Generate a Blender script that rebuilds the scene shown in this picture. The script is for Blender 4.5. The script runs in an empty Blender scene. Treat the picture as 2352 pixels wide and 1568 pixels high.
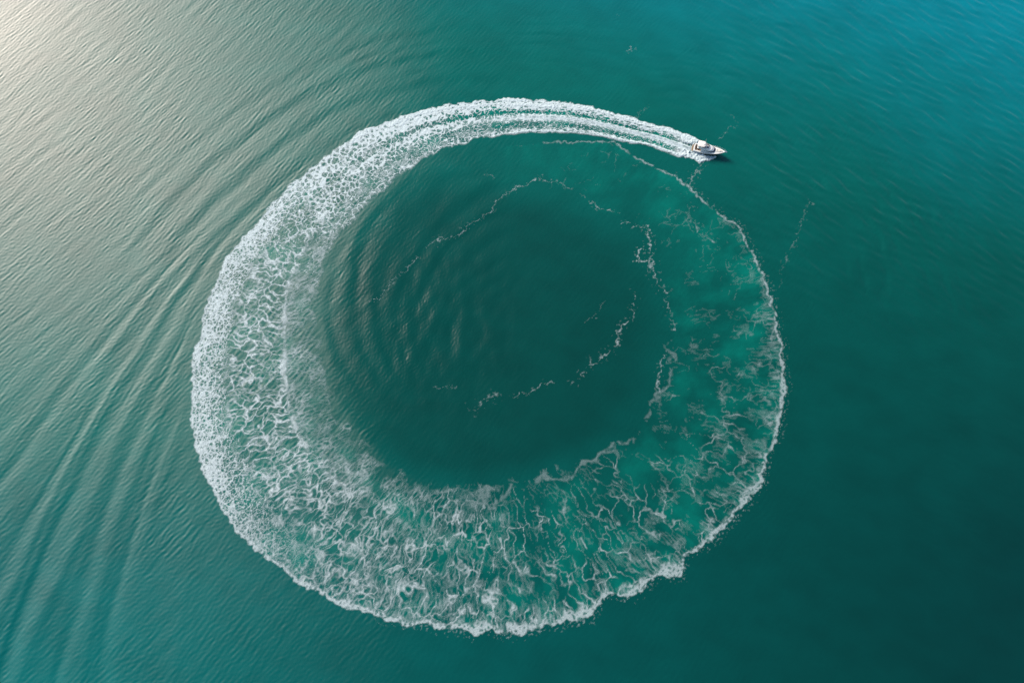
import bpy, bmesh, math, random
import numpy as np
from mathutils import Vector, Matrix

C = bpy.context.scene.collection
R = math.radians
F32 = np.float32

# ------------------------------------------------------------------ camera
CAM_H = 271.0
TILT = 18.0
cam_d = bpy.data.cameras.new('camera')
cam_d.sensor_width = 36.0
cam_d.lens = 24.34
cam_d.clip_start = 1.0
cam_d.clip_end = 60000.0
cam = bpy.data.objects.new('camera', cam_d)
cam.location = (0, 0, CAM_H)
cam.rotation_euler = (R(TILT), 0, 0)
C.objects.link(cam)
bpy.context.scene.camera = cam

# ------------------------------------------------------------------ light
SUN_EL = 32.0
SUN_DIR = Vector((-0.755, 0.656, 0)).normalized()     # horizontal direction towards the sun
sun_vec = Vector((SUN_DIR.x*math.cos(R(SUN_EL)), SUN_DIR.y*math.cos(R(SUN_EL)), math.sin(R(SUN_EL))))
w = bpy.data.worlds.new('World')
bpy.context.scene.world = w
w.use_nodes = True
nt = w.node_tree
bg = nt.nodes['Background']
sky = nt.nodes.new('ShaderNodeTexSky')
sky.sky_type = 'NISHITA'
sky.sun_disc = False
sky.sun_elevation = R(SUN_EL)
sky.sun_rotation = math.atan2(SUN_DIR.x, SUN_DIR.y)
sky.dust_density = 1.0
bg.inputs['Strength'].default_value = 0.10
nt.links.new(sky.outputs[0], bg.inputs['Color'])
sd = bpy.data.lights.new('sun', 'SUN')
sd.energy = 5.0
sd.angle = R(18.0)
sd.color = (1.0, 0.83, 0.72)
so = bpy.data.objects.new('sun', sd)
so.rotation_euler = (-sun_vec).to_track_quat('-Z', 'Y').to_euler()
so.location = (0, 0, 400)
C.objects.link(so)
vs = bpy.context.scene.view_settings
vs.view_transform = 'Standard'
vs.look = 'None'
vs.exposure = 1.0
vs.gamma = 1.0

# ------------------------------------------------------------------ helpers
ct, st = math.cos(R(TILT)), math.sin(R(TILT))
FPX = 1590.0
def at(u, v):
    """place on the sea surface seen at the survey coordinates (2352 wide plan)"""
    r = (np.asarray(u, float)-1176.0)/FPX
    p = (784.0-np.asarray(v, float))/FPX
    z = -(ct - st*p)
    k = CAM_H/(-z)
    return r*k, (st + ct*p)*k
def to_uv(x, y):
    # plan coordinates of a sea position
    dz = -CAM_H
    fwd = y*st - dz*ct
    up = y*ct + dz*st
    return 1176.0 + FPX*x/fwd, 784.0 - FPX*up/fwd

def _hash(ix, iy, seed):
    h = (ix*374761393 + iy*668265263 + seed*1442695041) & 0xffffffff
    h = ((h ^ (h >> 13))*1274126177) & 0xffffffff
    return h ^ (h >> 16)
NT = 256
_rs = np.random.RandomState(7)
_GA = _rs.rand(64, NT*NT).astype(F32)     # random tables, one per seed
_GB = _rs.rand(64, NT*NT).astype(F32)
def pnoise(x, y, seed=0):
    """gradient noise, roughly -0.7..0.7"""
    s = seed % 64
    fx = np.floor(x); fy = np.floor(y)
    ix = fx.astype(np.int32); iy = fy.astype(np.int32)
    dx = (x-fx).astype(F32); dy = (y-fy).astype(F32)
    T = _GA[s]
    def g(ax, ay, ex, ey):
        a = T[((ax & 255) << 8) | (ay & 255)]*(2*np.pi)
        return np.cos(a)*ex + np.sin(a)*ey
    n00 = g(ix, iy, dx, dy); n10 = g(ix+1, iy, dx-1, dy)
    n01 = g(ix, iy+1, dx, dy-1); n11 = g(ix+1, iy+1, dx-1, dy-1)
    u = dx*dx*dx*(dx*(dx*6-15)+10); v = dy*dy*dy*(dy*(dy*6-15)+10)
    a = n00+(n10-n00)*u; b = n01+(n11-n01)*u
    return a+(b-a)*v
def fbm(x, y, seed=0, octv=4, gain=.5, lac=2.03):
    t = 0; a = 1.0; f = 1.0
    for o in range(octv):
        t = t + a*pnoise(x*f+o*17.3, y*f-o*9.1, seed+o)
        a *= gain; f *= lac
    return t
def vor(x, y, seed=0):
    """F1 and F2 distances of a jittered cell pattern"""
    s = seed % 64
    fx = np.floor(x); fy = np.floor(y)
    ix = fx.astype(np.int32); iy = fy.astype(np.int32)
    dx = (x-fx).astype(F32); dy = (y-fy).astype(F32)
    f1 = np.full(x.shape, 9.0, F32); f2 = f1.copy()
    A = _GA[s]; B = _GB[s]
    for i in (-1, 0, 1):
        for j in (-1, 0, 1):
            k = (((ix+i) & 255) << 8) | ((iy+j) & 255)
            d = (i + A[k] - dx)**2 + (j + B[k] - dy)**2
            f2 = np.minimum(f2, np.maximum(f1, d))
            f1 = np.minimum(f1, d)
    return np.sqrt(f1), np.sqrt(f2)
def ss(a, b, x):
    t = np.clip((x-a)/(b-a), 0, 1)
    return t*t*(3-2*t)
def gauss(x, m, s):
    return np.exp(-((x-m)/s)**2)

# ------------------------------------------------------------------ fine sea grid
DX = 0.29
X0, X1, Y0, Y1 = -268.0, 268.0, -52.0, 282.0
nx = int((X1-X0)/DX)+1; ny = int((Y1-Y0)/DX)+1
xs = np.linspace(X0, X1, nx); ys = np.linspace(Y0, Y1, ny)
GX, GY = np.meshgrid(xs.astype(F32), ys.astype(F32))       # [ny, nx]
U, V = to_uv(GX, GY)
U = U.astype(F32); V = V.astype(F32)

# ------------------------------------------------------------------ the wake ring (places of its two edges)
OUT = [(1604,318),(1570,306),(1534,294),(1490,282),(1440,268),(1400,255),(1330,238),(1250,231),(1150,227),(1080,234),(990,246),(940,258),(890,277),(840,297),(790,328),(740,367),(690,407),(640,450),(600,498),(560,543),(518,590),(498,640),(475,690),(463,750),(449,800),(439,860),(440,930),(441,980),(448,1030),(465,1080),(488,1130),(516,1180),(545,1225),(590,1265),(640,1305),(700,1345),(760,1382),(830,1408),(880,1428),(960,1444),(1040,1451),(1120,1449),(1200,1452),(1260,1432),(1330,1418),(1390,1394),(1450,1364),(1510,1332),(1570,1305),(1612,1265),(1650,1229),(1690,1185),(1725,1140),(1750,1095),(1772,1050),(1791,990),(1802,930),(1806,870),(1800,800),(1785,740),(1775,690),(1755,640),(1735,590),(1715,545),(1692,512),(1650,488),(1622,460),(1590,430),(1555,405),(1500,380),(1450,350),(1410,325),(1380,322),(1300,325),(1200,330),(1130,338)]
INN = [(1592,356),(1560,360),(1534,352),(1498,338),(1440,328),(1400,318),(1330,308),(1250,303),(1170,308),(1120,315),(1060,328),(1000,350),(950,380),(900,415),(860,450),(820,490),(790,530),(762,570),(740,620),(726,680),(722,740),(727,800),(740,870),(760,930),(800,985),(845,1035),(885,1080),(940,1103),(1000,1112),(1060,1117),(1100,1130),(1160,1112),(1220,1105),(1270,1085),(1330,1060),(1400,1028),(1440,990),(1470,950),(1500,915),(1525,870),(1532,820),(1545,760),(1530,700),(1512,640),(1497,590),(1485,540),(1440,502),(1350,466),(1290,432),(1240,414),(1170,420),(1110,440),(1060,470)]
CX, CY = [float(a) for a in at(1120, 850)]
def table(pts):
    x, y = at([p[0] for p in pts], [p[1] for p in pts])
    th = np.unwrap(np.arctan2(y-CY, x-CX))
    r = np.hypot(x-CX, y-CY)
    return th, r
tho, ro = table(OUT); thi, ri = table(INN)
TH0 = math.atan2(float(at(1592, 338)[1])-CY, float(at(1592, 338)[0])-CX)
def tdeg(th): return np.degrees(th-TH0)
TO = tdeg(tho); TI = tdeg(thi)
TO[0] = min(TO[0], 0); TI[0] = min(TI[0], 0)
def Tpx(u, v):
    x, y = at(u, v)
    return (math.degrees(math.atan2(y-CY, x-CX)-TH0)) % 360

PX = GX-CX; PY = GY-CY
RR = np.hypot(PX, PY).astype(F32)
TT = (np.degrees(np.arctan2(PY, PX)-TH0) % 360).astype(F32)

# keys along the wake: age angle -> density across (0 outer .. 1 inner), 11 samples
KEYS = [
 (0,   [.95,1,1,.6,.08,.80,.85,.5,.10,1,1]),
 (12,  [1,1,.9,.45,.05,.85,.7,.22,.22,.95,1]),
 (28,  [1,1,.88,.60,.06,.88,.6,.22,.25,.68,1]),
 (46,  [.97,.97,.82,.58,.10,.80,.55,.30,.34,.56,.88]),
 (70,  [.9,.85,.74,.58,.26,.68,.5,.4,.42,.5,.62]),
 (96,  [.85,.74,.58,.48,.38,.5,.42,.46,.42,.38,.3]),
 (118, [.78,.66,.44,.40,.38,.38,.40,.50,.30,.24,.16]),
 (137, [.66,.66,.40,.34,.33,.33,.35,.50,.26,.18,.08]),
 (165, [.80,.60,.38,.32,.30,.30,.30,.36,.32,.26,.14]),
 (190, [.85,.52,.36,.29,.27,.26,.26,.28,.30,.28,.14]),
 (225, [.80,.46,.30,.26,.26,.24,.22,.22,.24,.24,.12]),
 (270, [.75,.36,.22,.22,.21,.20,.19,.17,.15,.14,.10]),
 (300, [.7,.32,.18,.17,.18,.15,.12,.10,.08,.08,.08]),
 (330, [.6,.20,.11,.11,.12,.10,.07,.05,.04,.04,.04]),
 (355, [.5,.08,.08,.09,.07,.06,.04,.03,.03,.03,.02]),
 (385, [.4,.06,.07,.06,.05,.04,.03,.02,.02,.02,.02]),
 (420, [.0,.05,.05,.04,.03,.02,.02,.02,.02,.01,.0]),
]
KT = np.array([k[0] for k in KEYS], float); KD = np.array([k[1] for k in KEYS], float)
def prof(t, n):
    n = np.clip(n, 0, 1)*10
    i = np.minimum(n.astype(int), 9); f = n-i
    kt = np.clip(np.searchsorted(KT, t)-1, 0, len(KT)-2)
    g = np.clip((t-KT[kt])/(KT[kt+1]-KT[kt]), 0, 1)
    a = KD[kt, i]*(1-f)+KD[kt, i+1]*f
    b = KD[kt+1, i]*(1-f)+KD[kt+1, i+1]*f
    return (a*(1-g)+b*g).astype(F32)

foam = np.zeros(GX.shape, F32)      # coverage 0..1
aer = np.zeros(GX.shape, F32)       # bubbles under the surface
puff = np.zeros(GX.shape, F32)      # foam thickness

# warped positions shared by every pattern
wx1 = fbm(GX/9.0, GY/9.0, 3, 3); wy1 = fbm(GX/9.0+50, GY/9.0, 6, 3)
wx2 = fbm(GX/2.2, GY/2.2, 9, 2); wy2 = fbm(GX/2.2+31, GY/2.2, 12, 2)

def lace(a, b, seed, width):
    f1, f2 = vor(a, b, seed)
    return (f2-f1)/width

def ring_sheet(extra):
    t_all = TT+extra
    rO = np.interp(t_all, TO, ro).astype(F32)
    rI = np.interp(t_all, TI, ri).astype(F32)
    m = (RR < rO+12) & (RR > rI-14)
    if extra: m &= t_all < 425
    idx = np.nonzero(m)
    t = t_all[idx]; r = RR[idx]; x = GX[idx]; y = GY[idx]
    rO = rO[idx]; rI = rI[idx]; u = U[idx]; v = V[idx]
    a1 = wx1[idx]; b1 = wy1[idx]; a2 = wx2[idx]; b2 = wy2[idx]
    # scalloped edges
    wt = lambda pts: np.interp(t, [q[0] for q in pts], [q[1] for q in pts]).astype(F32)
    sarc = np.radians(t)*115.0
    sw = sarc + a1*1.5
    late = ss(150, 215, t)
    sc = np.abs(pnoise(sw/7.5+3*extra, r*0+.5, 20))*2.4 + np.abs(pnoise(sw/2.8, r*0+4.5+extra, 21))*1.1
    amp = wt([(0, .4), (10, .9), (45, 1.3), (120, .9), (150, .7), (215, 1.6), (300, 1.5), (400, 1.0)])
    lob = fbm(sw/15.0, r*0+8.2+extra, 22, 2)           # big lobes of the old outer edge
    rOe = rO + (sc-1.0)*amp + lob*4.2*late*(1-.75*ss(275, 320, t)) + a2*.9
    rIe = rI + (a1*7.0+a2*1.2)*wt([(0, .12), (40, .2), (100, .5), (160, 1.0), (400, 1.0)])
    wdt = np.maximum(rOe-rIe, 1.0)
    dO = rOe-r
    n = dO/wdt
    inside = ss(-.35, .5, dO)*ss(-.04, .03, 1-n)
    nn = np.clip((rO-r)/np.maximum(rO-rI, 1) + a1*.03*ss(20, 90, t) + a2*.008, 0, 1)
    d = prof(t, nn)
    clump = fbm(x/14+7, y/14, 25, 3)
    th = np.radians(t)+TH0
    er = r; es = sarc
    # streaks drawn along the track
    strk = fbm(nn*16+a2*.25, sarc/26, 26, 3)
    d = d*(1+clump*wt([(0, .05), (60, .25), (120, .5), (220, .8)]) + strk*wt([(0, .35), (50, .5), (90, .5), (130, .25), (180, 0)]))
    tw = fbm(x/.8, y/.8, 41, 2)
    mod = np.exp(.35*fbm(x/3.5, y/3.5, 38, 3)+.30*tw)
    def cov(L, share, soft=.28):
        th_ = np.clip(share, 0, 1.15)**1.7*.80
        return 1-ss(th_*(1-soft), th_*(1+soft)+.02, L*mod)
    grain = np.clip(.92+.7*tw, .35, 1.05)
    wid = np.exp(.95*fbm(x/5.0, y/5.0, 37, 3))
    pn1 = fbm(x/15, y/15, 18, 3); pn2 = fbm(x/8+40, y/8, 23, 3); pn3 = fbm(x/19, y/19+40, 24, 3)
    def thread(dist_m, hw, pm=1.0):
        """thin connected threads; dist_m = metres from the thread, hw = half width"""
        h_ = hw*wid*(1+.35*a2)
        return np.exp(-(dist_m/np.maximum(h_, .19))**2)*np.clip(h_/.26, .25, 1)*pm*grain
    # fine foam, cells 1.1 m, 2.4 m, 4 m
    f1, f2 = vor(x/1.15+a2*.45, y/1.15+b2*.45, 30)
    L0 = (f2-f1)/.75
    g1, g2 = vor(sarc/3.0+a2*.25, (rO-r)/.95+b2*.35, 45)
    ks = 1-ss(22, 58, t)
    L0 = L0*(1-ks)+(g2-g1)/.75*ks
    L1 = lace(x/2.5+a1*.5+a2*.38, y/2.5+b1*.5+b2*.38, 31, .75)
    # nets drawn out across the wake
    e2 = lace(er/6.6+a1*.95+a2*.17, es/4.3+b1*.95+b2*.17, 32, 1.0)*2.5
    e2b = lace(er/3.4+a1*.9+a2*.26, es/2.1+b1*.9+b2*.26, 36, 1.0)*1.25
    e3 = lace(er/9.5+a1*.72+a2*.11, es/7.0+b1*.72+b2*.11, 33, 1.0)*3.9
    e3b = lace(er/4.2+a1*.9+a2*.24, es/3.1+b1*.9+b2*.24, 39, 1.0)*1.7
    ca, sa = math.cos(R(28)), math.sin(R(28))
    p = x*ca+y*sa; q = -x*sa+y*ca
    es_ = lace(p/3.6+a1*.8+a2*.3, q/1.35+b1*.8+b2*.3, 34, 1.0)*.8
    er_ = lace(er/7.5+a1*.35+a2*.1, es/1.5+b1*.5+b2*.2, 35, 1.0)*.75
    fil = np.abs(fbm(er/15+a1*.45+a2*.05, es/10+b1*.45+b2*.05, 27, 3))*10.0
    al = np.zeros_like(t)
    def over(c):
        nonlocal al
        al = 1-(1-al)*(1-np.clip(c, 0, 1))
    w0 = wt([(0, 1), (15, .95), (40, .75), (65, .3), (85, 0), (420, 0)])
    w1 = wt([(0, .15), (20, .45), (45, .9), (60, 1), (85, .8), (105, .0), (420, 0)])
    k2 = wt([(0, 0), (48, 0), (75, .8), (95, 1), (165, 1), (205, .35), (240, 0), (420, 0)])
    k3 = wt([(0, 0), (140, 0), (175, .7), (205, 1), (270, .95), (310, .65), (340, .45), (360, .45), (420, .3)])
    k4 = wt([(0, 0), (245, 0), (290, 1), (345, .8), (365, .2), (420, 0)])
    e4 = lace(er/9.5+a1*.5+a2*.12, es/2.3+b1*.6+b2*.22, 28, 1.0)*1.1
    inz = ss(.68, .76, nn)*wt([(0, .2), (40, .8), (80, 1), (155, 1), (185, .0), (420, 0)])
    outz = ss(.33, .22, nn+.04*a1)*wt([(0, 0), (70, .2), (95, 1), (160, 1), (188, 0), (420, 0)])
    net = (1-inz)*(1-.85*outz)
    over(cov(L0, d*w0*(1-.5*inz))*ss(.02, .1, w0))
    over(cov(L1, d*w1*(1-.4*inz))*ss(.02, .1, w1))
    # outer fuzzy band of the left side
    over(cov(L0, d*.80*outz)*outz*.85); over(cov(L1, d*.85*outz)*outz*.8)
    # the nets
    patch2 = .25+.75*ss(-.6, .0, pn1+ (d-.33)*1.4)
    over(thread(e2, .28, patch2)*k2*net)
    over(thread(e2b, .17, ss(-.35, .22, pn2))*k2*net*.85)
    patch3 = ss(-.30, .20, pn1+(d-.22)*2.2)
    thick = wt([(0, .3), (200, .24), (260, .18), (300, .15), (340, .12), (400, .11)])
    over(thread(e3, thick, patch3)*k3*net)
    over(thread(e3b, thick*.55, ss(-.2, .30, pn2+(d-.22)*1.2))*k3*net*.42)
    over(thread(fil, thick*.8, ss(-.05, .25, pn3+(d-.22)*1.2))*k3*net*.9)
    over(thread(e4, .09, ss(.0, .40, pn2+.6*pn1+(d-.15)*1.2))*k4*.3)
    # translucent wisps on the inner side
    over(thread(es_, .20, .2+.8*ss(-.45, .15, pn2+(d-.3)*1.8))*inz*.48)
    over(thread(e2b, .13, ss(-.2, .2, pn1))*inz*.5)
    # radial streaks drawn back from the old outer edge
    wr = ss(.5, 2.5, dO)*np.exp(-np.maximum(dO, 0)/(6.5+4*pn1))*ss(185, 212, t)*(1-ss(300, 345, t))
    over(thread(er_, .17, ss(-.25, .25, pn2+.02))*np.clip(wr*1.7, 0, 1)*.7)
    solid = ss(.82, 1.0, d)*(1-ss(60, 95, t))
    al = np.maximum(al, solid*np.clip(1.05-.6*ss(.45, .8, f1*1.0+a2*.5), 0, 1))
    # smooth milky prop wash behind the boat
    wash = gauss(nn, .57, .085)*(1-ss(12, 75, t))
    al = np.maximum(al, wash*np.clip(.72+.35*strk, .3, .9))
    # the rolling outer lip: lobes of small bubbles with gaps between
    ew = wt([(0, 0), (60, 0), (100, .7), (160, 1.3), (205, 2.6), (270, 2.2), (310, 1.7), (350, .95), (385, .7), (395, 0)])
    if extra: ew = ew*(1-ss(23, 32, t-360))
    lw = ew*(.38+2.4*ss(-.05, .55, lob+.15*a1)*late*(1-.8*ss(275, 315, t))+.55*np.abs(a1)) + .15
    lip = ss(-.3, .35, dO)*(1-ss(lw*.7, lw*1.25+.3, dO))*(ew > .02)
    gap = ss(-.50, -.18, fbm(sw/6+9, r*0+2+extra, 44, 2)+.1-.22*ss(290, 330, t))
    Ll = lace(x/1.7+a2*.5, y/1.7+b2*.5, 40, .75)
    lipt = np.clip(1.15-.95*ss(.25, .85, Ll*mod)+.25*a2, .12, 1)
    fade = wt([(60, .5), (130, .8), (200, .95), (330, .85), (360, .8), (390, .6)])
    al = np.maximum(al*inside, lip*lipt*gap*fade)
    # flecks torn off outside the edge
    fl = ss(.26, .48, fbm(x/.95+5, y/.95, 19, 3)+.25*pn2)*ss(-3.6, -.4, dO)*(1-ss(-.2, .3, dO))
    al = np.maximum(al, fl*.40*ss(190, 215, t)*(1-ss(340, 370, t)))
    # second line that follows the ring three quarters inward
    ln = gauss(nn, .71+a1*.05+a2*.012+.02*np.sin(t/9), .018*np.clip(wid, .3, 1.8))*ss(80, 100, t)*(1-ss(160, 185, t))
    al = np.maximum(al, np.clip(ln*(.95-L1*.9+1.5*pn2), 0, 1)*.7)
    # inner broken boundary line of the older part
    li = gauss(1-n, .035, .020*np.clip(wid, .4, 1.8))*ss(175, 200, t)*(1-ss(312, 325, t))
    al = np.maximum(al, np.clip(li*(.85-L1*1.1+2.6*pn1), 0, 1)*.55*inside)
    opac = wt([(0, 1), (40, .98), (100, .95), (140, .90), (180, .72), (220, .64), (300, .54), (400, .46)])
    endf = 1-ss(380, 420, t)
    al = al*(1-.45*ss(.80, .97, n)*ss(150, 190, t))
    al = al*opac*endf
    foam[idx] = np.maximum(foam[idx], al)
    # bubbles below the surface
    cl = np.clip(.38+1.9*fbm(x/15, y/15+9, 47, 4), 0, 1.6)
    cl2 = np.clip(.45+1.8*fbm(er/16+3, es/6, 51, 3), 0, 1.6)
    base = wt([(0, .8), (30, .7), (60, .45), (100, .28), (150, .28), (200, .40), (260, .50), (330, .46), (360, .32), (400, .18)])
    env = ss(-.3, 1.2, dO)*ss(-.02, .22, 1-n)
    acc = .45*cl+.75*cl2*np.clip(np.exp(-np.maximum(dO, 0)/15), 0, 1)*ss(190, 230, t)
    acc = acc + .35*cl*(1-ss(190, 230, t)) + wash*.9
    av = base*env*(acc+.10)*endf
    aer[idx] = np.maximum(aer[idx], av)
    pf = wt([(0, .20), (20, .18), (60, .14), (120, .1), (220, .06), (400, .04)])*(.5+1.0*solid)*(1-.7*wash)
    puff[idx] = np.maximum(puff[idx], pf)
ring_sheet(0.0)
ring_sheet(360.0)

# ------------------------------------------------------------------ boat placement on the sea
sx, sy = [float(a) for a in at(1592, 341)]
bx, by = [float(a) for a in at(1662, 358.5)]
HEAD = math.atan2(by-sy, bx-sx)
BL = math.hypot(bx-sx, by-sy)
BOAT_L = 16.4
hx, hy = math.cos(HEAD), math.sin(HEAD)
# boat local coordinates over the grid: a = metres ahead of the transom, b = metres to port
LA = ((GX-sx)*hx+(GY-sy)*hy)/.865
LB = -(GX-sx)*hy+(GY-sy)*hx
def half_beam(a):
    q = np.clip(a/BOAT_L, 0, 1)
    return 2.35*np.clip(1-np.maximum(q-.30, 0)**2.3*2.0/ .88, 0, 1)*(.90+.10*np.clip(q*3, 0, 1))
m = (LA > -14) & (LA < 14.5) & (np.abs(LB) < 14)
idx = np.nonzero(m)
a = LA[idx]; b = LB[idx]
n1 = fbm(a/1.6, b/1.6, 5, 3); n2 = pnoise(a/3.3+4, b*0+3, 15); n3 = pnoise(a/3.1+9, b*0+7, 16)
hb = half_beam(a)*.92
wS = np.interp(a, [-14, 0, 4, 8, 11, 12.9], [4.2, 3.7, 3.9, 3.1, 1.6, .0])*(1+.45*n2)
wP = np.interp(a, [-14, 0, 4, 8, 10.2, 11.2], [4.4, 3.0, 2.1, 1.1, .4, .0])*(1+.45*n3)
dS = (-b)-hb; dP = b-hb
fade_back = ss(-13, -3, a)
sprS = ss(-.4, .1, dS)*(1-ss(-.25, .25, dS-wS+n1*.7))*(a < 12.9)
sprP = ss(-.4, .1, dP)*(1-ss(-.25, .25, dP-wP+n1*.7))*(a < 11.2)
txt = np.clip(1.05+.8*n1, .45, 1)
spr = np.clip((sprS+sprP)*fade_back*txt, 0, 1)
foam[idx] = np.maximum(foam[idx], spr)
puff[idx] = np.maximum(puff[idx], (sprS*(.35+.55*np.exp(-dS/1.5))+sprP*(.3+.4*np.exp(-dP/1.2)))*fade_back)
# dark hollow just behind the transom corners
# ------------------------------------------------------------------ thin drifting foam lines
LINES = [
 ([(1115,408),(1122,403),(1132,408)], .7, .6), ([(1180,437),(1190,430),(1208,424),(1222,415),(1240,411),(1258,414),(1272,421)], 1.0, .8),
 ([(1272,421),(1290,425),(1305,432),(1320,436)], .6, .6),
 ([(1210,424),(1165,447),(1135,470),(1122,488),(1105,500),(1080,518),(1064,532),(1045,541),(1020,552),(1000,556),(975,566)], .9, .62),
 ([(962,590),(948,602),(930,622),(905,642),(885,664),(868,688),(852,692)], .9, .65),
 ([(1338,455),(1362,470),(1378,480),(1400,485)], .8, .75), ([(1392,482),(1410,486),(1420,492)], .6, .5),
 ([(1430,508),(1450,512),(1466,528),(1478,528),(1490,543)], .9, .65), ([(1452,526),(1470,524),(1478,530)], .6, .7),
 ([(1488,520),(1490,545),(1497,560),(1488,575),(1470,572),(1465,590),(1458,600),(1485,604),(1498,615)], 1.5, .9),
 ([(1490,560),(1500,580),(1496,600),(1505,625),(1508,650),(1520,662),(1533,668)], 1.5, .7),
 ([(1525,690),(1535,700),(1538,725),(1546,745),(1550,765)], 1.0, .6),
 ([(1532,812),(1522,828),(1520,850),(1516,870),(1512,890),(1517,905)], 1.4, .7),
 ([(1455,672),(1460,688),(1452,705),(1458,722),(1448,735)], .9, .6), ([(1440,737),(1425,748),(1420,765),(1417,782),(1405,795)], 1.2, .75),
 ([(1400,810),(1385,820),(1370,828),(1355,838)], 1.2, .6), ([(1340,852),(1335,860)], 1.2, .7),
 ([(1318,880),(1305,875)], .7, .6), ([(1280,876),(1262,880),(1245,888),(1225,896),(1205,905),(1178,913)], .9, .6),
 ([(1140,905),(1118,912),(1106,922),(1088,935)], 1.8, .4), ([(990,880),(1005,888),(1040,892),(1060,895)], .8, .35),
 ([(1385,690),(1375,705),(1365,728),(1345,745)], .7, .25),
 ([(1615,372),(1608,380),(1614,388),(1600,397),(1588,402),(1590,412),(1585,422),(1590,432)], 1.3, .7),
 ([(1686,290),(1672,293),(1668,305),(1655,325)], .8, .4), ([(1690,282),(1680,262)], .7, .15),
 ([(1485,243),(1470,258),(1455,270)], .8, .28),
 ([(1866,466),(1852,485),(1835,515),(1828,540),(1815,565),(1808,595),(1798,622)], .9, .26), ([(1798,622),(1790,650),(1783,665)], .7, .12),
 ([(1451,110),(1446,116)], 1.1, .75), ([(1421,36),(1417,42)], .7, .3),
 ([(1585,500),(1600,520),(1612,540),(1622,545),(1635,552)], 1.6, .55), ([(1588,478),(1575,505),(1580,520)], 1.8, .25),
 ([(1700,640),(1708,655)], 1.0, .5), ([(820,300),(850,296)], .4, .0),
]
for pts, wd, st_ in LINES:
    lx, ly = at([p[0] for p in pts], [p[1] for p in pts])
    lx = np.asarray(lx); ly = np.asarray(ly)
    i0 = max(int((lx.min()-6-X0)/DX), 0); i1 = int((lx.max()+6-X0)/DX)
    j0 = max(int((ly.min()-6-Y0)/DX), 0); j1 = int((ly.max()+6-Y0)/DX)
    sl = (slice(j0, j1), slice(i0, i1))
    x = GX[sl]+wx1[sl]*2.2+wx2[sl]*1.5; y = GY[sl]+wy1[sl]*2.2+wy2[sl]*1.5
    best = np.full(x.shape, 99.0, F32)
    for k in range(len(lx)-1):
        ax, ay, bx_, by_ = lx[k], ly[k], lx[k+1], ly[k+1]
        vx, vy = bx_-ax, by_-ay; L2_ = vx*vx+vy*vy
        h = np.clip(((x-ax)*vx+(y-ay)*vy)/L2_, 0, 1)
        best = np.minimum(best, np.hypot(x-ax-h*vx, y-ay-h*vy))
    nz = fbm(GX[sl]/1.3, GY[sl]/1.3, 55, 3)
    n4 = fbm(GX[sl]/5, GY[sl]/5, 57, 2)
    width = wd*(.16+.45*n4)
    f = (1-ss(.25, 1.25, best/np.maximum(width, .12)))*np.clip(.65+1.2*nz, 0, 1)
    foam[sl] = np.maximum(foam[sl], f*st_*.58)
    # loose scraps either side
    sp = ss(.42, .62, nz+.10)*(1-ss(1.0, 2.6, best/wd))
    foam[sl] = np.maximum(foam[sl], sp*st_*.2)

# ------------------------------------------------------------------ sea surface height
rng = np.random.RandomState(11)
def band_waves(lmin, lmax, direction, spread, seed):
    """random sea of given wavelengths, filtered in the frequency domain, unit slope rms"""
    r_ = np.random.RandomState(seed)
    w_ = r_.randn(ny, nx).astype(F32)
    Fq = np.fft.rfft2(w_)
    kx = np.fft.rfftfreq(nx, DX)[None, :]; ky = np.fft.fftfreq(ny, DX)[:, None]
    k = np.hypot(kx, ky)+1e-9
    lo, hi = 1/lmax, 1/lmin
    B = np.exp(-(np.log(k/math.sqrt(lo*hi))/(.5*math.log(hi/lo)))**2)
    ang = np.arctan2(ky, kx)
    D = np.abs(np.cos(ang-direction))**spread
    Hf = Fq*B*D/k
    h = np.fft.irfft2(Hf, s=(ny, nx)).astype(F32)
    gy, gx = np.gradient(h, DX)
    h /= math.sqrt((gx**2+gy**2).mean())
    return h
# crest direction on the left runs up-right, so waves travel towards lower right
hz = band_waves(1.3, 3.4, R(-38), 12, 1)
hz2 = band_waves(1.1, 2.6, R(-60), 2, 2)
hz3 = band_waves(4, 12, R(-40), 14, 3)
hzr = band_waves(3.0, 7.5, R(48), 8, 4)
uu = np.clip(U, -200, 2600); vv = np.clip(V, -200, 1800)
left = 1-ss(500, 1500, uu+.25*(vv-784))
kin_ = ss(25, 65, TT)
rin_s = (np.interp(TT+360, TI, ri)*(1-kin_)+np.interp(TT, TI, ri)*kin_).astype(F32)     # inner shore of the ring, seamless
rnq = RR/rin_s; calm_in = 1-.45*(1-ss(.7, 1.0, rnq))
ampA = (.018+.021*left)*calm_in*np.clip(.95+.9*fbm(GX/28+9, GY/28, 1, 3), .4, 1.6)*(1-.3*ss(500, -100, uu+vv))
patch = .75+.5*np.clip(.5+fbm(GX/60, GY/60, 58, 3), 0, 1.2)
right_calm = 1-.5*ss(1500, 2300, uu)*ss(300, 900, vv)
H = (hz*ampA + hz2*(.013+.012*left)*calm_in + hz3*(.005+.008*left))*patch*right_calm
ur = ss(1500, 1800, uu)*(1-ss(450, 900, vv))
H += hzr*.11*ur*patch
H += band_waves(2.0, 9.0, R(62), 3, 9)*.022*ss(900, 1700, uu)*np.clip(.5+1.3*fbm(GX/50, GY/50+7, 2, 2), .1, 1.3)
# long wake trains
def out_dist(u_, v_): return None
rOg = np.interp(TT, TO, ro).astype(F32)
kw_ = ss(318, 360, TT)
dout = RR-(rOg*(1-kw_)+float(np.interp(0, TO, ro))*kw_)                                     # metres outside of the ring
ang = np.degrees(np.arctan2(PY, PX)).astype(F32) % 360
wob = fbm(GX/38, GY/38, 60, 3)*5.0+wx1*1.0
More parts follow.
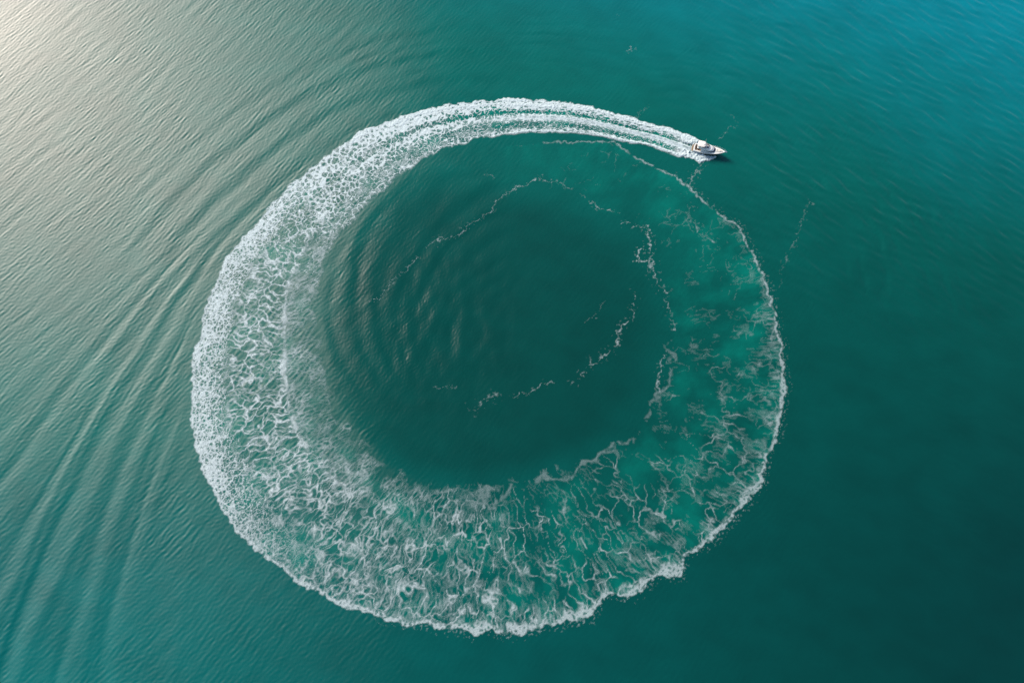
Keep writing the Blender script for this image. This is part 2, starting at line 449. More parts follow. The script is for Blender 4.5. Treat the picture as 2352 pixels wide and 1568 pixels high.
# concentric trains above the ring
envT = ss(18, 40, ang)*(1-ss(118, 150, ang))
br = np.clip(.55+1.1*fbm(GX/30+5, GY/30, 61, 3), 0, 1.3)
def train(phase_m, lam, slope):
    ph = 2*np.pi*phase_m/lam
    return (np.sin(ph)+.28*np.sin(2*ph+.6))*slope*lam/(2*np.pi)
H += train(dout+wob*1.1+.05*(ang-90), 7.5, .042)*envT*ss(14, 22, dout)*(1-ss(36, 56, dout))*br*(ang > 60)
H += train(dout+wob*1.1+.22*(ang-40), 9.0, .045)*ss(5, 20, ang)*(1-ss(50, 66, ang))*ss(10, 25, dout)*(1-ss(60, 110, dout))*br
# swell hugging the outside of the fresh wake, top left
dxa = dout+wob*.5-(ang-105)*.18
H += train(dxa, 15.0, .045)*ss(80, 98, ang)*(1-ss(150, 172, ang))*ss(1.0, 5, dout)*(1-ss(28, 62, dout))
# fan of crests running down the left side
p0x, p0y = [float(q) for q in at(700, 330)]
qx = GX-p0x; qy = GY-p0y
dist = np.hypot(qx, qy)
bear = np.degrees(np.arctan2(-qy, -qx)) % 360     # 0 = west, grows towards south
bear = np.where(bear > 180, bear-360, bear)
bb = bear - dist*.055 + wob*.35*(30/np.maximum(dist, 30))
nb = fbm(bb/5.5+2, dist/120, 62, 2)
phf = 2*np.pi*(bb+nb*1.9)/4.7
lam_loc = np.maximum(dist, 25)*math.radians(4.7)
envF = gauss(bb, 55.0, 12.0)*ss(35, 90, dist)*1.0*ss(1.5, 7, dout)
H += np.sin(phf*2.7+nb*5+1)*lam_loc/2.7/(2*np.pi)*.075*envF*np.clip(.5+1.6*pnoise(bb/2.2, dist/60, 14), 0, 1.2)
H += (np.sin(phf)+.15*np.sin(2*phf+.4))*lam_loc/(2*np.pi)*(.085+.055*ss(120, 230, dist))*envF*(.5+.9*np.clip(.5+nb, 0, 1))
# inside the ring: crests curling inwards from the wake, upper left
rn = RR/rin_s
sp_ = (np.log(np.maximum(RR, 5)/70.0) + (np.radians(ang)-R(90))*.62)
nb2 = fbm(GX/24+3, GY/24, 64, 3)
phi = 2*np.pi*(sp_+nb2*.05)/.20
insd = ss(.22, .45, RR/85)*(1-ss(.90, .985, rn))
envI = ss(72, 92, ang)*(1-ss(172, 215, ang))*insd
H += (np.sin(phi)+.1*np.sin(2*phi+.5))*(np.maximum(RR, 15)*.20/(2*np.pi))*.060*envI*np.clip(.75+1.1*pnoise(GX/30, GY/30+3, 8), .25, 1.2)
# low humps near the middle
hump = fbm(GX/9+31, GY/17, 3, 2)
H += hump*.62*gauss(U, 1030, 150)*gauss(V, 760, 160)
hz4 = band_waves(.95, 1.9, R(-20), 2, 5)
H += hz4*.016*envI
H += hz4*.030*gauss(U, 1000, 150)*gauss(V, 800, 120)
# churned water in the wake itself
ch = np.clip(aer*1.2+foam*.3, 0, 1)
H += (fbm(GX/3.2, GY/3.2, 50, 3)*.10)*ch
# prop wash trough and hump right behind the transom
H += train(dout+wob*1.4+.30*(ang-20), 8.0, .10)*ss(0, 12, ang)*(1-ss(52, 66, ang))*ss(8, 22, dout)*(1-ss(70, 120, dout))*br
fr = (1-ss(8, 45, TT))
nnn = np.clip((rOg-RR)/np.maximum(rOg-np.interp(TT, TI, ri), 1), -1, 2)
H += fr*(.38*gauss(nnn, .50, .07)-.35*gauss(nnn, .40, .05)-.28*gauss(nnn, .78, .07)+.30*gauss(nnn, .15, .14)+.25*gauss(nnn, .94, .06))*(nnn > -.3)*(nnn < 1.3)
# fade to the plain outer sea at the border of the fine grid
bd = np.minimum.reduce([GX-X0, X1-GX, GY-Y0, Y1-GY])
H *= ss(0, 8, bd)
H = H.astype(F32)

# ------------------------------------------------------------------ water colour (bluer top right, darker lower right, milky over bubbles)
deep = np.array([.0, .048, .040]); dark = np.array([.0, .024, .0225]); blue = np.array([.0, .128, .168]); teal = np.array([.0, .050, .047])
pale_teal = np.array([.0, .078, .066]); green = np.array([.0, .090, .078]); milk = np.array([.0, .21, .155])
def lerp3(a, b, k): return a+(b-a)*k[..., None]
big1 = fbm(GX/90, GY/90, 59, 3)
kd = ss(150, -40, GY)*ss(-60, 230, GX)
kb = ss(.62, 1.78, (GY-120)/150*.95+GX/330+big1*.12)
kt = ss(60, -20, GY)*(1-ss(-10, 180, GX))
col = np.zeros(GX.shape+(3,)) + deep
col = lerp3(col, green, ss(-10, -200, GX)*.9)
col = col*(1-.38*ss(20, 200, GY)*ss(-60, -200, GX))[..., None]
col = lerp3(col, pale_teal, ss(90, 250, GY)*ss(-260, -60, GX)*.9)
col = lerp3(col, teal, kt*.8)
col = lerp3(col, np.array([.0, .088, .086]), ss(60, -30, GY)*ss(-20, -150, GX)*.8)
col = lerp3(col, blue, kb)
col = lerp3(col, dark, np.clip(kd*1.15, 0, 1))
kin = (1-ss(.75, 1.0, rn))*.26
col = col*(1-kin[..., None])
col = lerp3(col, milk, np.clip(aer, 0, .95)*.54)
col = col*(1+.10*fbm(GX/14+GY/30, GY/9, 13, 3))[..., None]
col = np.clip(col*(1+.10*fbm(GX/22, GY/22, 53, 3))[..., None], 0, 1).astype(F32)

# ------------------------------------------------------------------ materials
def mat(name, color, rough=.5, metal=0.0, noise=0.0, scale=6.0, spec=.5, coat=0.0):
    mm = bpy.data.materials.new(name); mm.use_nodes = True
    n = mm.node_tree; b = n.nodes['Principled BSDF']
    b.inputs['Roughness'].default_value = rough; b.inputs['Metallic'].default_value = metal
    b.inputs['Specular IOR Level'].default_value = spec
    b.inputs['Coat Weight'].default_value = coat
    if noise:
        tc = n.nodes.new('ShaderNodeTexCoord'); no = n.nodes.new('ShaderNodeTexNoise')
        no.inputs['Scale'].default_value = scale; no.inputs['Detail'].default_value = 4
        mx = n.nodes.new('ShaderNodeMix'); mx.data_type = 'RGBA'
        mx.inputs[6].default_value = tuple(c*(1-noise) for c in color)+(1,)
        mx.inputs[7].default_value = tuple(min(1, c*(1+noise)) for c in color)+(1,)
        n.links.new(tc.outputs['Object'], no.inputs['Vector']); n.links.new(no.outputs['Fac'], mx.inputs[0])
        n.links.new(mx.outputs[2], b.inputs['Base Color'])
    else:
        b.inputs['Base Color'].default_value = tuple(color)+(1,)
    return mm

def water_material():
    mm = bpy.data.materials.new('sea_water'); mm.use_nodes = True
    n = mm.node_tree
    n.nodes.remove(n.nodes['Principled BSDF']); out = n.nodes['Material Output']
    at_ = n.nodes.new('ShaderNodeAttribute'); at_.attribute_name = 'tint'
    df = n.nodes.new('ShaderNodeBsdfDiffuse'); gl = n.nodes.new('ShaderNodeBsdfGlossy')
    gl.distribution = 'BECKMANN'; ra = n.nodes.new('ShaderNodeAttribute'); ra.attribute_name = 'ruffle'
    n.links.new(ra.outputs['Fac'], gl.inputs['Roughness'])
    fr_ = n.nodes.new('ShaderNodeFresnel'); fr_.inputs['IOR'].default_value = 1.36
    n.links.new(at_.outputs['Color'], df.inputs['Color'])
    tc = n.nodes.new('ShaderNodeNewGeometry')
    mp = n.nodes.new('ShaderNodeMapping'); mp.inputs['Rotation'].default_value = (0, 0, R(38)); mp.inputs['Scale'].default_value = (1.0, .35, 1)
    no = n.nodes.new('ShaderNodeTexNoise'); no.inputs['Scale'].default_value = .85; no.inputs['Detail'].default_value = 3
    bp = n.nodes.new('ShaderNodeBump'); bp.inputs['Strength'].default_value = .35; bp.inputs['Distance'].default_value = .11
    n.links.new(tc.outputs['Position'], mp.inputs['Vector']); n.links.new(mp.outputs[0], no.inputs['Vector'])
    n.links.new(no.outputs['Fac'], bp.inputs['Height'])
    up = n.nodes.new('ShaderNodeCombineXYZ'); up.inputs[2].default_value = 1.0     # light coming back out of the water body ignores the ripples
    nm = n.nodes.new('ShaderNodeMix'); nm.data_type = 'VECTOR'; nm.inputs[0].default_value = .5
    n.links.new(up.outputs[0], nm.inputs[4]); n.links.new(bp.outputs[0], nm.inputs[5]); n.links.new(nm.outputs[1], df.inputs['Normal'])
    for nd in (gl, fr_): n.links.new(bp.outputs[0], nd.inputs['Normal'])
    mx = n.nodes.new('ShaderNodeMixShader')
    n.links.new(fr_.outputs[0], mx.inputs[0]); n.links.new(df.outputs[0], mx.inputs[1]); n.links.new(gl.outputs[0], mx.inputs[2])
    n.links.new(mx.outputs[0], out.inputs['Surface'])
    return mm

def foam_material():
    mm = bpy.data.materials.new('sea_foam'); mm.use_nodes = True
    n = mm.node_tree; b = n.nodes['Principled BSDF']; out = n.nodes['Material Output']
    b.inputs['Base Color'].default_value = (.350, .445, .465, 1); b.inputs['Roughness'].default_value = .9
    b.inputs['Specular IOR Level'].default_value = .2
    at_ = n.nodes.new('ShaderNodeAttribute'); at_.attribute_name = 'cover'
    tc = n.nodes.new('ShaderNodeNewGeometry')
    no = n.nodes.new('ShaderNodeTexNoise'); no.inputs['Scale'].default_value = 2.2; no.inputs['Detail'].default_value = 4
    n.links.new(tc.outputs['Position'], no.inputs['Vector'])
    mr = n.nodes.new('ShaderNodeMapRange'); mr.inputs[1].default_value = .3; mr.inputs[2].default_value = .7
    mr.inputs[3].default_value = .72; mr.inputs[4].default_value = 1.25
    n.links.new(no.outputs['Fac'], mr.inputs[0])
    mu = n.nodes.new('ShaderNodeMath'); mu.operation = 'MULTIPLY'; mu.use_clamp = True
    n.links.new(at_.outputs['Fac'], mu.inputs[0]); n.links.new(mr.outputs[0], mu.inputs[1])
    tr = n.nodes.new('ShaderNodeBsdfTransparent'); mx = n.nodes.new('ShaderNodeMixShader')
    n.links.new(mu.outputs[0], mx.inputs[0]); n.links.new(tr.outputs[0], mx.inputs[1]); n.links.new(b.outputs[0], mx.inputs[2])
    n.links.new(mx.outputs[0], out.inputs['Surface'])
    return mm

def grid_mesh(name, co, quads, m, smooth=True):
    me = bpy.data.meshes.new(name)
    nv = len(co); nq = len(quads)
    me.vertices.add(nv); me.vertices.foreach_set('co', np.ascontiguousarray(co, F32).ravel())
    me.loops.add(nq*4); me.loops.foreach_set('vertex_index', np.ascontiguousarray(quads, np.int32).ravel())
    me.polygons.add(nq)
    me.polygons.foreach_set('loop_start', np.arange(0, nq*4, 4, dtype=np.int32))
    me.polygons.foreach_set('loop_total', np.full(nq, 4, np.int32))
    me.polygons.foreach_set('use_smooth', np.ones(nq, bool))
    me.update(calc_edges=True)
    me.materials.append(m)
    o = bpy.data.objects.new(name, me); C.objects.link(o)
    return o

# sea: one sheet, fine here and ever coarser towards the horizon
ext = np.cumsum(np.geomspace(1.0, 3200, 34))
XS = np.concatenate([X0-ext[::-1], xs, X1+ext]); YS = np.concatenate([Y0-ext[::-1], ys, Y1+ext])
ne = len(ext)
def pad(A):
    return np.pad(A, ((ne, ne), (ne, ne))+((0, 0),)*(A.ndim-2), mode='edge')
HH = pad(H)
AX, AY = np.meshgrid(XS, YS)
co = np.stack([AX, AY, HH], -1).reshape(-1, 3)
NX, NY = len(XS), len(YS)
ii = (np.arange(NY-1)[:, None]*NX+np.arange(NX-1)[None, :]).ravel()
quads = np.stack([ii, ii+1, ii+1+NX, ii+NX], -1)
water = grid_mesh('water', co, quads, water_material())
water['kind'] = 'structure'
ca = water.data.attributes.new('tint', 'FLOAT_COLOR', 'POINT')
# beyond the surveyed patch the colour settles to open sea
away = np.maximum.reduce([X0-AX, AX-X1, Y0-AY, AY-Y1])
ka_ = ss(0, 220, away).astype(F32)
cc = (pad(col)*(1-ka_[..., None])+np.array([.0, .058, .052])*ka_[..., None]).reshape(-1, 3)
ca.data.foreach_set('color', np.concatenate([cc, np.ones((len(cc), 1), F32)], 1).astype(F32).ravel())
# wind-ruffled water on the left, smoother water on the right
ruf = (.484-.128*ss(800, 1180, uu+220*(1-ss(.9, 1.0, rn)))+.03*ss(900, 1500, vv)*(1-ss(300, 700, uu))+.015*fbm(GX/45, GY/45, 56, 2)).astype(F32)
rb = water.data.attributes.new('ruffle', 'FLOAT', 'POINT'); rb.data.foreach_set('value', (pad(ruf)*(1-ka_)+.40*ka_).astype(F32).ravel())
del co, quads, AX, AY, cc

# foam: only where there is foam
foam = np.clip(foam, 0, 1)
fz = H + .035 + puff*np.clip(.35+.9*fbm(GX/.9, GY/.9, 17, 3)+.3*foam, 0, 1.5)*foam
FM = foam_material()
def foam_object(name, mask_v, label, cat):
    fq = foam > .035
    cell = (fq[:-1, :-1] | fq[1:, :-1] | fq[:-1, 1:] | fq[1:, 1:]) & mask_v[:-1, :-1]
    j, i = np.nonzero(cell)
    base = j*nx+i
    q = np.stack([base, base+1, base+1+nx, base+nx], -1)
    used, inv = np.unique(q.ravel(), return_inverse=True)
    co = np.stack([GX.ravel()[used], GY.ravel()[used], fz.ravel()[used]], -1)
    o = grid_mesh(name, co, inv.reshape(-1, 4), FM)
    at_ = o.data.attributes.new('cover', 'FLOAT', 'POINT')
    at_.data.foreach_set('value', foam.ravel()[used].astype(F32))
    o['kind'] = 'stuff'; o['label'] = label; o['category'] = cat
    return o
near = (LA > -2.0) & (LA < 15) & (np.abs(LB) < 12)
rI_g = np.interp(TT, TI, ri)
ringm = (RR < rOg+8) & (RR > rI_g-10)
fresh = ringm & (TT < 125) & ~near & (dout > -60)
old = ringm & ~fresh & ~near
rest = ~ringm & ~near
foam_object('bow_spray', near, 'white spray thrown up along both sides of the motor yacht hull', 'spray')
foam_object('wake_foam', fresh, 'thick white banded foam of the fresh wake curving behind the yacht', 'foam')
foam_object('wake_foam', old, 'lacy greyish foam of the older wake closing the ring', 'foam')
foam_object('drift_foam', rest, 'thin broken lines of foam drifting inside and beside the wake ring', 'foam')

# ------------------------------------------------------------------ the motor yacht
M = dict(
 hull=mat('white_gelcoat', (.48, .51, .50), .28, noise=.02, coat=.3),
 deck=mat('pale_deck', (.42,.45,.43), .6, noise=.05, scale=9),
 roof=mat('cream_roof', (.46,.47,.45), .45, noise=.02),
 teak=mat('teak', (.12, .085, .05), .6, noise=.25, scale=14),
 seat=mat('tan_cushion', (.19, .14, .10), .8, noise=.12),
 brown=mat('brown_cushion', (.06, .038, .026), .8, noise=.15),
 pad=mat('sun_pad_fabric', (.33,.34,.30), .85, noise=.06),
 glass=mat('tinted_glass', (.010, .013, .035), .08),
 dark=mat('dark_stripe', (.012, .02, .022), .3),
 steel=mat('steel', (.72, .74, .74), .25, metal=.9),
 grey=mat('grey_trim', (.25, .27, .27), .5),
 bottom=mat('antifoul', (.03, .05, .06), .5),
)
boat = bpy.data.objects.new('motor_yacht', None)
C.objects.link(boat)
boat['label'] = 'white flybridge motor yacht with dark windows speeding at the head of the foam wake'
boat['category'] = 'yacht'
boat.location = (sx, sy, 0.05)
boat.scale = (.865, .93, .86)
boat.rotation_mode = 'ZYX'
boat.rotation_euler = (R(-3.0), R(-3.0), HEAD)     # heeled to starboard, bow up

def part(name, verts, faces, m, parent=boat, smooth=False, bevel=0, label=None, solid=0):
    me = bpy.data.meshes.new(name); me.from_pydata([tuple(v) for v in verts], [], faces); me.update()
    bm = bmesh.new(); bm.from_mesh(me)
    bmesh.ops.remove_doubles(bm, verts=bm.verts, dist=.0005)
    bmesh.ops.recalc_face_normals(bm, faces=bm.faces)
    if bevel:
        bmesh.ops.bevel(bm, geom=list(bm.edges), offset=bevel, segments=2, affect='EDGES', clamp_overlap=True)
    bm.to_mesh(me); bm.free()
    if smooth:
        for p in me.polygons: p.use_smooth = True
        me.set_sharp_from_angle(angle=R(38))
    me.materials.append(m)
    o = bpy.data.objects.new(name, me); C.objects.link(o); o.parent = parent
    if label: o['label'] = label
    return o
def loft(rings, closed=True, cap0=True, cap1=True):
    n = len(rings[0]); V_ = [v for r_ in rings for v in r_]; Fc = []
    for k in range(len(rings)-1):
        for i in range(n if closed else n-1):
            j = (i+1) % n
            Fc.append((k*n+i, k*n+j, (k+1)*n+j, (k+1)*n+i))
    if cap0: Fc.append(tuple(range(n))[::-1])
    if cap1: Fc.append(tuple((len(rings)-1)*n+i for i in range(n)))
    return V_, Fc
def merge(*parts_):
    V_ = []; Fc = []
    for v, f in parts_:
        o = len(V_); V_ += list(v); Fc += [tuple(i+o for i in q) for q in f]
    return V_, Fc
def box(x0, x1, y0, y1, z0, z1):
    v = [(x0,y0,z0),(x1,y0,z0),(x1,y1,z0),(x0,y1,z0),(x0,y0,z1),(x1,y0,z1),(x1,y1,z1),(x0,y1,z1)]
    return v, [(0,3,2,1),(4,5,6,7),(0,1,5,4),(1,2,6,5),(2,3,7,6),(3,0,4,7)]
def tube(pts, r_, n=6):
    rings = []
    for k, p in enumerate(pts):
        p = Vector(p); a = Vector(pts[max(k-1, 0)]); b = Vector(pts[min(k+1, len(pts)-1)])
        d = (b-a).normalized(); s = d.orthogonal().normalized(); t_ = d.cross(s)
        rings.append([tuple(p+(s*math.cos(2*math.pi*i/n)+t_*math.sin(2*math.pi*i/n))*r_) for i in range(n)])
    return loft(rings)

L = BOAT_L
ST = [0, .06, .15, .3, .45, .6, .7, .78, .85, .91, .95, .98, 1.0]
def sheer_b(q): return 2.45*(0.93+.07*min(1, q/.25))*max(0, 1-max(q-.45, 0)**2.3*3.93) if q < .999 else .04
def sheer_z(q): return 1.42+.10*q+1.05*q*q
def chine_b(q): return 2.15*max(0.0, 1-max(q-.25, 0)**1.7*1.72) if q < .97 else .02
def chine_z(q): return .05+1.15*max(q-.35, 0)**1.6*1.3
def keel_z(q): return -.75+2.9*max(q-.68, 0)**1.6*3.0 if q < .995 else sheer_z(1)-.55
secs = []
for q in ST:
    x = q*L - (.0 if q > .02 else 0)
    sb, sz, cb, cz, kz = sheer_b(q), sheer_z(q), chine_b(q), chine_z(q), keel_z(q)
    kz = min(kz, cz-.02) if q < .97 else min(kz, sz-.4)
    cz = max(cz, kz+.02)
    rk = -(1-q)*0
    def X(z): return x - (0 if q < .7 else (sz-z)*.55*((q-.7)/.3)**2) 
    mb = cb+(sb-cb)*.62; mz = cz+(sz-cz)*.5
    sec = [(X(kz), 0, kz), (X(cz), -cb, cz), (X(cz), -cb-.05, cz+.05), (X(mz), -mb, mz), (X(sz), -sb, sz), (X(sz), -max(sb-.12, .01), sz+.05), (X(sz), -max(sb-.16, .005), sz-.18)]
    port = [(p[0], -p[1], p[2]) for p in sec[:0:-1]]
    secs.append(sec+port)
n = len(secs[0])
v, f = loft(secs, closed=False, cap0=False, cap1=False)
# close bottom seam (last port point back to keel) and the transom
for k in range(len(secs)-1):
    f.append((k*n+n-1, k*n, (k+1)*n, (k+1)*n+n-1))
f = [q for q in f if not (q[0] % n == 6 and q[1] % n == 7) ]
f.append(tuple(range(n)))
hull = part('hull', v, f, M['hull'], smooth=True)
# side patches lying 2 cm proud of the topsides
def side_patch(name, q0, q1, f0, f1, m, sgn, taper=True, steps=18, parent=hull, off=.025):
    P = []
    for k in range(steps+1):
        q = q0+(q1-q0)*k/steps
        sb, sz, cb, cz = sheer_b(q), sheer_z(q), chine_b(q), chine_z(q)
        mb = cb+(sb-cb)*.62; mz = cz+(sz-cz)*.5
        tp = 1-abs(2*k/steps-1)**6 if taper else 1
        fm = (f0+f1)/2; a_ = fm+(f0-fm)*tp; b_ = fm+(f1-fm)*tp
        for g in (a_, b_):
            if g < .5: yy = cb+.05+(mb-cb-.05)*g*2; zz = cz+.05+(mz-cz-.05)*g*2
            else: yy = mb+(sb-mb)*(g-.5)*2; zz = mz+(sz-mz)*(g-.5)*2
            xx = q*L-(0 if q < .7 else (sz-zz)*.55*((q-.7)/.3)**2)
            P.append((xx, sgn*(yy+off), zz))
    Fc = [(2*k, 2*k+1, 2*k+3, 2*k+2) for k in range(steps)]
    return part(name, P, Fc, m, parent=parent, smooth=True)
for sgn in (-1, 1):
    side_patch('hull_window', .34, .90, .56, .66, M['dark'], sgn)
    side_patch('waterline_stripe', .30, .93, .05, .13, M['dark'], sgn)
    side_patch('side_vent', .05, .22, .78, .88, M['grey'], sgn)
    side_patch('rubbing_strake', .02, .96, .91, .93, M['grey'], sgn, taper=False)
# deck inside the bulwark
dk = []
qs = [.235, .3, .4, .5, .6, .7, .78, .85, .91, .95, .985]
for q in qs:
    for s in (-1, 1): dk.append((q*L, s*max(sheer_b(q)-.15, .01), sheer_z(q)-.06))
fc = [(2*k, 2*k+2, 2*k+3, 2*k+1) for k in range(len(qs)-1)]
part('deck', dk, fc, M['deck'], smooth=True)
# side decks beside the cockpit
for s in (-1, 1):
    v, f = box(.55, .24*L, min(s*1.68, s*2.17), max(s*1.68, s*2.17), 1.0, 1.44)
    part('side_deck', v, f, M['hull'], bevel=.05)
# cockpit
v, f = box(.9, .30*L, -1.66, 1.66, .62, .70); part('cockpit_floor', v, f, M['teak'])
arc = [(-.0-.95*math.cos(R(a))*1.0, 2.15*math.sin(R(a))) for a in range(-90, 91, 12)]
ring0 = [(x_, y_, .38) for x_, y_ in arc]+[(.05, 2.15, .38), (.05, -2.15, .38)]
ring1 = [(x_, y_, .50) for x_, y_ in ring0_] if False else [(p[0], p[1], .50) for p in ring0]
v, f = loft([ring0, ring1]); plat = part('swim_platform', v, f, M['teak'])
tb = tube([(p[0], p[1], .50) for p in ring0[:-2]], .05); part('platform_edge', tb[0], tb[1], M['hull'], parent=plat, smooth=True)
# transom coaming, curved
o_ = [(.05+.55*(1-math.cos(R(a)))*0+.35*math.cos(R(a))*-1+.35, 2.15*math.sin(R(a))) for a in range(-90, 91, 15)]
i_ = [(p[0]+.62, p[1]*.80) for p in o_]
rings = [[(p[0]+dz*.3, p[1], z_) for p in o_]+[(p[0], p[1], z_) for p in i_[::-1]] for z_, dz in ((.45, 0), (1.2, .25), (1.5, .6))]
v, f = loft(rings); part('transom_coaming', v, f, M['hull'], smooth=True, bevel=0)
v, f = merge(box(1.05, 1.65, -1.45, 1.45, .70, 1.12), box(1.65, 2.5, -1.5, -1.0, .70, 1.12), box(1.0, 1.2, -1.5, 1.5, 1.1, 1.5))
part('cockpit_sofa', v, f, M['seat'], bevel=.06)
v, f = box(1.95, 2.75, -.75, .55, 1.18, 1.24); tbl = part('cockpit_table', v, f, M['brown'], bevel=.02)
v, f = box(2.25, 2.4, -.15, .0, .70, 1.18); part('table_leg', v, f, M['steel'], parent=tbl)

# saloon
def outline(xa, xf, wd, z, nose=2.6, n=40, tail=.0, fz=0):
    """plan outline, blunt aft end and rounded nose; first and last points at the aft corners"""
    P = []
    xm = xf-nose
    P.append((xa, -wd)); P.append((xa+(xm-xa)*.33, -wd*1.0)); P.append((xa+(xm-xa)*.66, -wd)); P.append((xm, -wd))
    k = 16
    for i in range(1, k):
        a_ = math.pi*i/k
        P.append((xm+nose*math.sin(a_)**.85, -wd*math.copysign(abs(math.cos(a_))**.72, math.cos(a_))))
    P.append((xm, wd)); P.append((xa+(xm-xa)*.66, wd)); P.append((xa+(xm-xa)*.33, wd)); P.append((xa, wd))
    return [(p[0], p[1], z+fz*(p[0]-xa)/(xf-xa)) for p in P]
lev = [outline(3.9, 11.7, 1.98, 1.40, 3.3, fz=.30), outline(3.9, 11.3, 1.92, 2.05, 3.2, fz=.1), outline(4.2, 9.9, 1.66, 2.95, 2.7), outline(4.0, 9.6, 1.62, 3.05, 2.6), outline(4.0, 9.2, 1.50, 3.18, 2.5)]
v, f = loft(lev); saloon = part('saloon', v, f, M['hull'], smooth=True)
def band(levA, levB, a0, a1, i0, i1, off, z0=0, taper=None):
    """patch between two outlines, pushed outwards"""
    P = []; m_ = i1-i0
    for i in range(i0, i1+1):
        A = Vector(levA[i]); B = Vector(levB[i])
        k = (i-i0)/m_
        t0, t1 = a0, a1
        if taper:
            c_ = taper(k); mid = a0*.35+a1*.65
            t0 = mid+(a0-mid)*c_; t1 = mid+(a1-mid)*c_
        p0 = A.lerp(B, t0); p1 = A.lerp(B, t1)
        # outward
        j0 = max(i-1, 0); j1 = min(i+1, len(levA)-1)
        tg = (Vector(levA[j1])-Vector(levA[j0])); nr = Vector((tg.y, -tg.x, 0)).normalized()
        P += [tuple(p0+nr*off), tuple(p1+nr*off)]
    return P, [(2*k, 2*k+1, 2*k+3, 2*k+2) for k in range(m_)]
nL = len(lev[0])
def dense(l):
    out = []
    for i in range(len(l)-1):
        for k in range(4):
            out.append(tuple(Vector(l[i]).lerp(Vector(l[i+1]), k/4)))
    out.append(l[-1]); return out
dA, dB = dense(lev[1]), dense(lev[2])
v, f = band(dA, dB, .10, .66, 1, len(dA)-2, .03, taper=lambda k: min(1, (min(k, 1-k)*5.2))**.8)
part('saloon_window', v, f, M['glass'], parent=saloon, smooth=True)
v, f = box(3.86, 3.92, -1.3, 1.3, 1.0, 2.75); part('saloon_door', v, f, M['glass'], parent=saloon)

# flybridge: deck, coaming, windscreen, seats
fd = [outline(1.9, 9.3, 1.74, 3.12, 2.7), outline(1.8, 9.5, 1.82, 3.22, 2.8), outline(1.85, 9.0, 1.76, 3.36, 2.7)]
v, f = loft(fd); fly = part('flybridge_deck', v, f, M['hull'], smooth=True)
def shell(outer0, outer1, th_):
    """open coaming wall"""
    def inn(l):
        r_ = []
        for i, p in enumerate(l):
            j0 = max(i-1, 0); j1 = min(i+1, len(l)-1)
            tg = Vector(l[j1])-Vector(l[j0]); nr = Vector((tg.y, -tg.x, 0)).normalized()
            r_.append(tuple(Vector(p)-nr*th_))
        return r_
    i0, i1 = inn(outer0), inn(outer1)
    return loft([outer0, outer1, i1, i0, outer0], closed=False, cap0=False, cap1=False)
cA = outline(2.4, 8.6, 1.70, 3.34, 2.3); cB = outline(2.5, 7.7, 1.56, 4.02, 2.0, fz=-.05)
v, f = shell(cA, cB, .10); part('flybridge_coaming', v, f, M['hull'], parent=fly, smooth=True)
wA, wB = dense(cB), dense(outline(2.9, 7.15, 1.42, 4.50, 1.8))
i0 = int(len(wA)*.24); i1 = len(wA)-1-i0
v, f = band(wA, wB, .0, 1.0, i0, i1, .0, taper=lambda k: min(1, min(k, 1-k)*6))
ws_ = part('windscreen', v, f, M['glass'], parent=fly, smooth=True)
v, f = box(6.0, 6.6, -1.0, .2, 3.36, 3.95); part('helm_console', v, f, M['hull'], parent=fly, bevel=.08)
v, f = merge(box(5.0, 5.5, -.9, .1, 3.6, 3.85), box(4.9, 5.05, -.9, .1, 3.8, 4.3), box(5.15, 5.35, -.5, -.3, 3.36, 3.6))
part('helm_seat', v, f, M['brown'], parent=fly, bevel=.05)
v, f = merge(box(2.7, 4.6, .7, 1.4, 3.36, 3.75), box(2.6, 3.1, -1.4, .7, 3.36, 3.75))
part('flybridge_sofa', v, f, M['pad'], parent=fly, bevel=.06)
# hard top on its arch
h0 = outline(1.7, 5.6, 1.62, 4.95, 1.3); h1 = outline(1.75, 5.75, 1.68, 5.03, 1.4); h2 = outline(1.9, 5.5, 1.55, 5.12, 1.3); h3 = outline(2.4, 4.9, 1.0, 5.19, 1.0)
v, f = loft([h0, h1, h2, h3]); top = part('hardtop', v, f, M['roof'], smooth=True)
for s in (-1, 1):
    a_ = [(2.6, s*1.62, 3.3), (3.5, s*1.62, 3.3), (3.5, s*1.5, 3.3), (2.6, s*1.5, 3.3)]
    b_ = [(1.9, s*1.5, 4.97), (2.6, s*1.5, 4.97), (2.6, s*1.38, 4.97), (1.9, s*1.38, 4.97)]
    v, f = loft([a_, b_]); part('arch_leg', v, f, M['hull'], parent=top)
    tb = tube([(5.1, s*1.45, 4.0), (5.2, s*1.42, 4.97)], .04); part('post', tb[0], tb[1], M['steel'], parent=top)
rd = [[(4.9+.32*k*math.cos(2*math.pi*i/14), .0+.32*k*math.sin(2*math.pi*i/14), z_) for i in range(14)] for k, z_ in ((.8, 5.15), (1, 5.25), (1, 5.38), (.6, 5.48))]
v, f = loft(rd); part('radar_dome', v, f, M['hull'], parent=top, smooth=True)
tb = tube([(5.35, .9, 5.08), (5.2, 1.0, 6.4), (5.05, 1.1, 8.0)], .035, 5); part('antenna', tb[0], tb[1], M['hull'], parent=top, smooth=True)
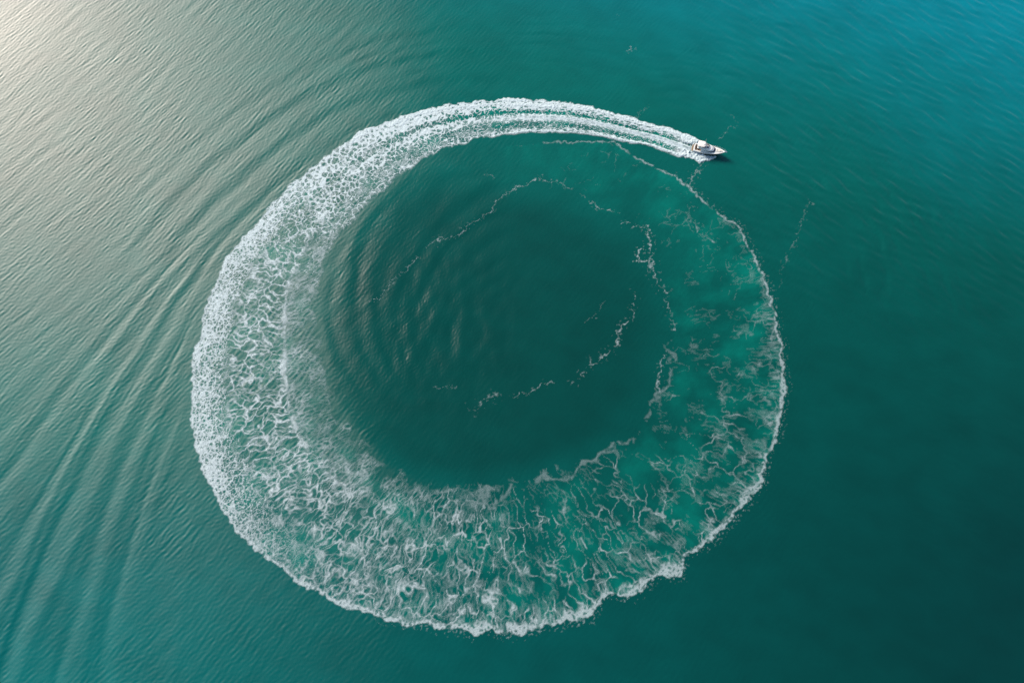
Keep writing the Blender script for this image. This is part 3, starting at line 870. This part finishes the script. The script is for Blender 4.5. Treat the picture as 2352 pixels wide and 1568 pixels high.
# foredeck
def zdeck(x_): return sheer_z(x_/L)-.06
p0 = outline(11.65, 13.9, .82, 0, .7)
lo = [(p[0], p[1]*(1-.12*(p[0]-11.6)/2.3), zdeck(p[0])+.0) for p in p0]
tr_ = [(p[0], p[1]*.97*(1-.12*(p[0]-11.6)/2.3), zdeck(p[0])+.22) for p in p0]
v, f = loft([lo, tr_]); part('coachroof', v, f, M['hull'], smooth=True)
p1 = outline(11.75, 13.75, .70, 0, .6)
lo = [(p[0], p[1]*(1-.12*(p[0]-11.6)/2.3), zdeck(p[0])+.23) for p in p1]
tr_ = [(p[0], p[1]*.95*(1-.12*(p[0]-11.6)/2.3), zdeck(p[0])+.34) for p in p1]
v, f = loft([lo, tr_]); pad_ = part('sun_pad', v, f, M['pad'], smooth=True)
v, f = box(11.8, 12.15, -.6, .6, zdeck(12)+.345, zdeck(12)+.45); part('headrest', v, f, M['grey'], parent=pad_, bevel=.04)
v, f = merge(box(14.5, 14.75, -.12, .12, zdeck(14.6), zdeck(14.6)+.22), box(14.2, 14.9, -.3, .3, zdeck(14.5), zdeck(14.5)+.04))
part('windlass', v, f, M['brown'], bevel=.02)
v, f = merge(box(15.9, 17.0, -.09, .09, sheer_z(1)-.04, sheer_z(1)+.06), box(16.7, 17.05, -.28, .28, sheer_z(1)-.3, sheer_z(1)-.05))
part('anchor', v, f, M['steel'], bevel=.02)
# bow rail
for s in (-1, 1):
    pts = []
    for k in range(13):
        q = .52+.47*k/12
        pts.append((q*L+.25, s*max(sheer_b(q)-.06, .05), sheer_z(q)+.08+min(.72, .2+k*.12)))
    tb = tube(pts, .035, 5); rail = part('bow_rail', tb[0], tb[1], M['steel'], smooth=True)
    for k in range(1, 13, 2):
        q = .52+.47*k/12
        tb = tube([(q*L, s*max(sheer_b(q)-.06, .05), sheer_z(q)+.03), pts[k]], .025, 5)
        part('stanchion', tb[0], tb[1], M['steel'], parent=rail)
for s in (-1, 1):
    for xq in (1.0, 7.4, 14.9):
        q = xq/L
        v, f = box(xq-.15, xq+.15, min(s*(sheer_b(q)-.16), s*(sheer_b(q)-.06)), max(s*(sheer_b(q)-.16), s*(sheer_b(q)-.06)), sheer_z(q)+.05, sheer_z(q)+.12)
        part('cleat', v, f, M['steel'], bevel=.02)
